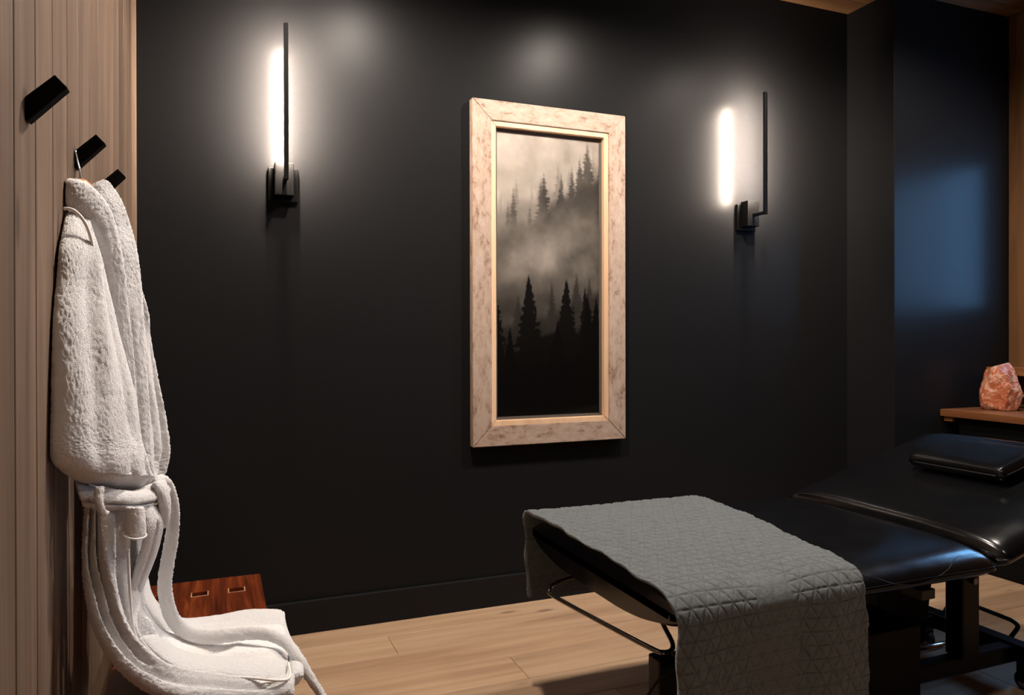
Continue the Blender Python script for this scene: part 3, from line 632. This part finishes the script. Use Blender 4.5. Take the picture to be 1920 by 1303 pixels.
# ------------------------------------------------------------------ treatment bed
bed = thing('treatment_bed', 'black padded treatment bed on a black steel base with raised back', 'massage bed', (1.9, 1.92, 0))
def cushion(name, x0, x1, y0, y1, z0, z1, ry, rz, arch=0, mat4=None, rx=.05, nxs=60, nys=60, puff=.008):
    """upholstered block: rounded long sides, softly crowned top, arched underside at its end"""
    prof = []; n = 24
    for k in range(n*4):
        a_ = 2*PI*k/(n*4); c, s = math.cos(a_), math.sin(a_)
        y = math.copysign(abs(c)**.36, c); z = math.copysign(abs(s)**(.80 if s > 0 else .36), s); prof.append((y, z))
    xsn = []; m = nxs
    for k in range(m+1): xsn.append(k/m)
    co = []
    for t in xsn:
        d = min(t, 1-t)*(x1-x0); sh = min(1, d/rx); q = max(0, 1-(1-sh)**3)**(1/3); q = .03+.97*q
        for (y, z) in prof:
            yy = (y0+y1)/2+y*((y1-y0)/2-(1-q)*.035)
            hh = (z1-z0)/2; zz = (z0+z1)/2+z*hh*(q if z > 0 else max(q, .86))
            if z > 0: zz += puff*(1-y*y)*(1-abs(2*t-1)**6)
            if z < 0 and arch: zz += arch*abs(y)**3
            co.append((x0+(x1-x0)*t, yy, zz))
    co = np.array(co)
    ring = len(prof)
    P0 = np.array(world_loc(bed))
    me = gridmesh(name, co, ring, m+1, True)
    b = bmesh.new(); b.from_mesh(me); b.verts.ensure_lookup_table()
    for r0 in (0, m):
        b.faces.new([b.verts[r0*ring+k] for k in range(ring)])
    bmesh.ops.recalc_face_normals(b, faces=b.faces[:])
    if mat4 is not None: bmesh.ops.transform(b, matrix=mat4, verts=b.verts[:])
    bmesh.ops.translate(b, verts=b.verts[:], vec=-Vector(P0)); b.to_mesh(me); b.free()
    return link(name, me, M['leather'], bed)
main_pad = cushion('main_cushion', 1.005, 2.115, 1.475, 2.372, .510, .632, .1, .1, arch=.038, rx=.06, nxs=80)
BA = math.radians(15)
MB = Matrix.Translation((2.125, 0, .62)) @ Matrix.Rotation(-BA, 4, 'Y') @ Matrix.Translation((-2.125, 0, -.62))
back_pad = cushion('back_cushion', 2.122, 2.92, 1.475, 2.372, .525, .645, .1, .1, arch=.03, mat4=MB, rx=.045, nxs=60)
# wavy side seams
seam = [(1.40, .618), (1.557, .618), (1.598, .614), (1.64, .602), (1.691, .585), (1.74, .576), (1.788, .574), (1.85, .582), (1.901, .594), (1.93, .603), (1.956, .610), (1.99, .614)]
def sidey(z):
    h = (z-.571)/.061; s = min(.999, abs(h))**(1/.80 if h > 0 else 1/.36); return 1.9235-(1-s*s)**.18*.4485-.0006
b = bmesh.new(); tube(b, smoothpts([(x, sidey(z), z) for x, z in seam], 6), .0012, 6); fin(b, 'piping', M['stitch'], main_pad, True)
b = bmesh.new(); tube(b, smoothpts([MB @ Vector((x, sidey(z-.01), z-.002)) for x, z in [(2.15, .612), (2.22, .609), (2.35, .605), (2.5, .59), (2.65, .59), (2.8, .61), (2.9, .612)]], 6), .0012, 6); fin(b, 'piping', M['stitch'], back_pad, True)
for o in (main_pad, back_pad):
    for ch in o.children: ch.location = (0, 0, 0); ch.data.transform(Matrix.Translation(Vector(o.location)-Vector((0, 0, 0))))
# small tab on the foot end and under rail
b = bmesh.new(); box(b, 1.10, 2.08, 1.74, 1.79, .495, .53, .003); box(b, 1.10, 2.08, 2.10, 2.15, .495, .53, .003); box(b, 1.10, 1.15, 1.74, 2.15, .495, .525, .003); box(b, 2.0, 2.06, 1.74, 2.15, .495, .525, .003); fin(b, 'under_frame', M['frameblack'], bed)
b = bmesh.new(); box(b, 1.93, 1.985, 1.585, 1.66, .470, .500, .002); fin(b, 'latch', M['black'], bed)
# bar at the foot end
b = bmesh.new(); tube(b, smoothpts([(1.30, 2.17, .49), (1.12, 2.16, .478), (1.0, 2.14, .468), (.965, 2.110, .460), (.964, 2.075, .452), (1.00, 1.85, .45), (1.035, 1.64, .45), (1.05, 1.607, .45), (1.075, 1.607, .451), (1.10, 1.64, .455), (1.125, 1.72, .47), (1.15, 1.80, .50)], 8), .0065, 10); fin(b, 'towel_bar', M['steel'], bed, True)
# base
def part(name, mat, *bx):
    b = bmesh.new()
    for q in bx: box(b, *q, .004, 1)
    return fin(b, name, mat, bed)
part('base_rail', M['frameblack'], (1.46, 2.67, 1.785, 1.835, .095, .152))
part('base_rail', M['frameblack'], (1.46, 2.67, 2.10, 2.15, .095, .152))
part('cross_beam', M['frameblack'], (2.62, 2.68, 1.74, 2.19, .10, .160))
part('cross_beam', M['frameblack'], (1.46, 1.52, 1.74, 2.19, .10, .160))
part('end_post', M['frameblack'], (1.155, 1.216, 1.785, 1.845, .001, .338))
part('post_arm', M['frameblack'], (1.214, 1.50, 1.79, 1.84, .235, .30))
part('upright_post', M['frameblack'], (2.355, 2.435, 1.775, 1.845, .15, .505))
part('head_bracket', M['frameblack'], (2.14, 2.42, 1.80, 1.86, .455, .50))
part('motor_box', M['darkcab'], (1.50, 2.115, 1.74, 1.99, .055, .318))
b = bmesh.new(); prism(b, [(2.16, 1.93, .15), (2.36, 1.93, .15), (2.42, 1.93, .49), (2.14, 1.93, .49)], (0, .08, 0)); fin(b, 'lift_column', M['darkcab'], bed)
b = bmesh.new(); cyl(b, (2.40, 1.77, .415), .011, .014, 'Y', 16); fin(b, 'bolt', M['steel'], bed)
b = bmesh.new(); cyl(b, (2.45, 1.95, .115), .012, .55, 'X', 16); fin(b, 'actuator_rod', M['chrome'], bed, True)
b = bmesh.new(); tube(b, smoothpts([(2.70, 2.13, .12), (2.745, 2.13, .17), (2.76, 2.12, .192), (2.76, 2.09, .194), (2.758, 1.92, .19), (2.757, 1.885, .188), (2.755, 1.862, .178), (2.745, 1.862, .16), (2.70, 1.87, .115)], 6), .008, 10); fin(b, 'pedal_bar', M['frameblack'], bed, True)
b = bmesh.new(); tube(b, smoothpts([(1.24, 1.78, .325), (1.145, 1.76, .305), (1.085, 1.745, .26), (1.066, 1.745, .20), (1.085, 1.75, .15), (1.17, 1.76, .135), (1.29, 1.765, .165), (1.35, 1.77, .24), (1.33, 1.775, .30), (1.24, 1.78, .325)], 8), .004, 8); fin(b, 'cable', M['rubber'], bed, True)
def caster(x, y):
    b = bmesh.new(); cyl(b, (x, y, .034), .034, .024, 'X', 28); w_ = fin(b, 'caster', M['rubber'], bed, True, angle=.6)
    b = bmesh.new(); cyl(b, (x, y, .034), .022, .028, 'X', 24); fin(b, 'hub', M['casterhub'], None); h = col.objects[-1]
    h.parent = w_; h.data.transform(Matrix.Translation(-Vector(bed.location)))
    b = bmesh.new(); box(b, x-.020, x-.0155, y-.02, y+.02, .03, .085); box(b, x+.0155, x+.020, y-.02, y+.02, .03, .085); box(b, x-.02, x+.02, y-.022, y+.022, .080, .102, .002); cyl(b, (x, y, .034), .006, .044, 'X', 12)
    f = fin(b, 'fork', M['frameblack'], None); f.parent = w_; f.data.transform(Matrix.Translation(-Vector(bed.location)))
for p in ((2.655, 1.765), (2.655, 2.165), (1.49, 1.765), (1.49, 2.165)): caster(*p)

# pillow on the raised back
pil = thing('pillow', 'small flat black padded pillow lying on the raised back of the treatment bed', 'pillow', tuple(MB @ Vector((2.59, 1.885, .652))))
def pillow_mesh():
    nn = 40; pts = []
    for sgn in (1, -1):
        for j in range(nn+1):
            for i in range(nn+1):
                u_, v_ = 2*i/nn-1, 2*j/nn-1
                h = .029*(max(0, 1-abs(u_)**9)*max(0, 1-abs(v_)**12))**.3
                pts.append((u_*.115*(1-.06*(1-abs(v_))*0), v_*.185, .037+sgn*h*(1 if sgn > 0 else .95)))
    b = bmesh.new(); vs = [b.verts.new(p) for p in pts]; K = (nn+1)**2
    for s in (0, 1):
        for j in range(nn):
            for i in range(nn):
                q = s*K+j*(nn+1)+i; b.faces.new((vs[q], vs[q+1], vs[q+nn+2], vs[q+nn+1]))
    bmesh.ops.remove_doubles(b, verts=b.verts[:], dist=.0002); return b
b = pillow_mesh(); bmesh.ops.rotate(b, verts=b.verts[:], cent=(0, 0, 0), matrix=Matrix.Rotation(-BA, 3, 'Y')); bmesh.ops.translate(b, verts=b.verts[:], vec=pil.location)
pc = fin(b, 'cover', M['leather'], pil, True)
b = bmesh.new(); loop = []
for k in range(64):
    a_ = 2*PI*k/64; c, s = math.cos(a_), math.sin(a_); loop.append(Vector((math.copysign(abs(c)**.2, c)*.1155, math.copysign(abs(s)**.2, s)*.1855, .037)))
tube(b, loop, .0028, 6, True); bmesh.ops.rotate(b, verts=b.verts[:], cent=(0, 0, 0), matrix=Matrix.Rotation(-BA, 3, 'Y')); bmesh.ops.translate(b, verts=b.verts[:], vec=pil.location)
fin(b, 'piping', M['stitch'], pil, True)

# ------------------------------------------------------------------ quilted blanket over the foot of the bed
def blanket():
    key = [(2.404, .335), (2.404, .44), (2.402, .55), (2.398, .605), (2.384, .634), (2.35, .648), (2.2, .656), (2.0, .658), (1.8, .657), (1.62, .652), (1.54, .648), (1.49, .636), (1.458, .605), (1.450, .56), (1.448, .45), (1.448, .35), (1.442, .25), (1.438, .12)]
    P = curve_np([(a_, b_, 0) for a_, b_ in key], 900); d = np.r_[0, np.cumsum(np.linalg.norm(np.diff(P, axis=0), axis=1))]
    st = .0021; ns = int(d[-1]/st); s = np.linspace(0, d[-1], ns); Y = np.interp(s, d, P[:, 0]); Z = np.interp(s, d, P[:, 1])
    ty, tz = np.gradient(Y, s), np.gradient(Z, s); ny, nz_ = -tz, ty     # outward
    if nz_[ns//3] < 0: ny, nz_ = -ny, -nz_
    # edges in x as functions of y on top
    x0 = np.interp(s, [0, .3, .5, 1.1, 1.3, d[-1]], [1.02, .992, .985, .978, .985, .992]); x1 = np.interp(s, [0, .28, .7, 1.15, 1.3, d[-1]], [1.70, 1.685, 1.64, 1.575, 1.568, 1.575])
    nxx = 290; u_ = np.linspace(0, 1, nxx); X = x0[:, None]+(x1-x0)[:, None]*u_[None]
    X = X+(.004*np.sin(s*19)+.003*np.sin(s*47+1))[:, None]*(u_[None]-.5)*2
    S = np.repeat(s[:, None], nxx, 1)
    Xq = X-.985+.004*(vn3(np.stack([X*8, S*8, S*0], -1), 1)-.5); Sq = S+.006*(vn3(np.stack([X*6, S*6, S*0+3], -1), 2)-.5)
    a_ = .0415; h_ = .0345
    def dl(t): return np.abs(t-np.round(t))
    d1 = dl(Sq/h_)*h_; k = math.hypot(1, .5)
    d2 = dl(Xq/a_-Sq/h_*.5)*a_/math.sqrt(1+(a_*.5/h_)**2); d3 = dl(Xq/a_+Sq/h_*.5)*a_/math.sqrt(1+(a_*.5/h_)**2)
    dm = np.minimum(d1*.9, np.minimum(d2, d3)); H = .0030*(1-np.exp(-(dm/.0021)))
    H += .0030*(vn3(np.stack([X*150+S*60, S*60, S*0], -1), 5)-.5)*np.exp(-dm/.009)+.0028*(vn3(np.stack([X*55, S*38, S*0+7], -1), 6)-.5)
    H += .012*(vn3(np.stack([X*7, S*5, S*0], -1), 8)-.5)
    drop = np.clip((s-1.02)/.3, 0, 1)[:, None]; H = H+drop*.018*(np.sin(u_*9+.5)[None]-.3*np.sin(u_*17+S*3))*.5
    Pt = np.stack([X, Y[:, None]+ny[:, None]*H, Z[:, None]+nz_[:, None]*H], -1)
    Bt = np.stack([X, Y[:, None]-ny[:, None]*.005+X*0, Z[:, None]-nz_[:, None]*.005+X*0], -1)
    # ring: front across, then back reversed (closed thick cloth)
    R_ = np.concatenate([Pt, Bt[:, ::-1][:, ::3]], 1)
    seam_ = np.exp(-(dm/.0014)**2); seam_ = np.concatenate([seam_, seam_[:, ::-1][:, ::3]], 1)
    loc = Vector((1.3, 1.9, .64))
    me = gridmesh('quilted_blanket', R_.reshape(-1, 3)-np.array(loc), R_.shape[1], ns, True)
    b = bmesh.new(); b.from_mesh(me); b.verts.ensure_lookup_table(); rg = R_.shape[1]
    for r0 in (0, ns-1): b.faces.new([b.verts[r0*rg+q] for q in range(rg)])
    bmesh.ops.recalc_face_normals(b, faces=b.faces[:]); b.to_mesh(me); b.free()
    at_ = me.attributes.new('stitch', 'FLOAT', 'POINT'); at_.data.foreach_set('value', seam_.astype(np.float32).ravel())
    o = link('quilted_blanket', me, M['quilt']); o.location = loc
    tag(o, 'grey quilted blanket with stitched triangles draped over the bed foot', 'blanket')
blanket()

# ------------------------------------------------------------------ counter and salt crystal by the window
desk = thing('wall_counter', 'wooden counter along the window wall under the sill', 'counter', (3.97, 2.3, 0))
b = bmesh.new(); box(b, 3.702, XR-.001, 1.2, BY-.001, .812, .85, .003, 2); fin(b, 'worktop', M['desk'], desk)
b = bmesh.new(); box(b, 3.76, XR-.001, 1.25, 2.86, 0, .80, .003); fin(b, 'cabinet', M['darkcab'], desk)
b = bmesh.new(); box(b, 3.72, 3.745, 2.87, 2.92, .785, .812, .002); fin(b, 'bracket', M['desk'], desk)
def rock():
    b = bmesh.new(); bmesh.ops.create_icosphere(b, subdivisions=5, radius=1)
    R_ = np.random.RandomState(3); pl = [(Vector(R_.normal(size=3)).normalized(), .74+.22*R_.rand()) for _ in range(26)]
    for v in b.verts:
        n = v.co.normalized(); r_ = 1.0
        for pn, pd in pl:
            c = n.dot(pn)
            if c > .15: r_ = min(r_, pd/c)
        n2 = n*r_; z = n2.z; tp = 1-.30*(z*.5+.5)
        v.co = Vector((n2.x*.118*tp-.008*z, n2.y*.118*tp, max(-.118, min(z*.185, .122-.03*n2.y+.02*n2.x))))
    for v in b.verts:
        if v.co.z < -.118: v.co.z = -.118
        q = np.array(v.co)[None]*30; v.co += v.co.normalized()*float((vn3(q, 4)[0]-.5)*.012)
    mz = min(v.co.z for v in b.verts)
    for v in b.verts: v.co.z = max(v.co.z-mz, .0)
    bmesh.ops.translate(b, verts=b.verts[:], vec=(3.955, 2.765, .85))
    o = fin(b, 'salt_crystal', M['salt'], None, True, loc=(3.955, 2.765, .85), angle=.35)
    tag(o, 'rough orange pink salt crystal standing on the wooden counter', 'salt crystal')
rock()
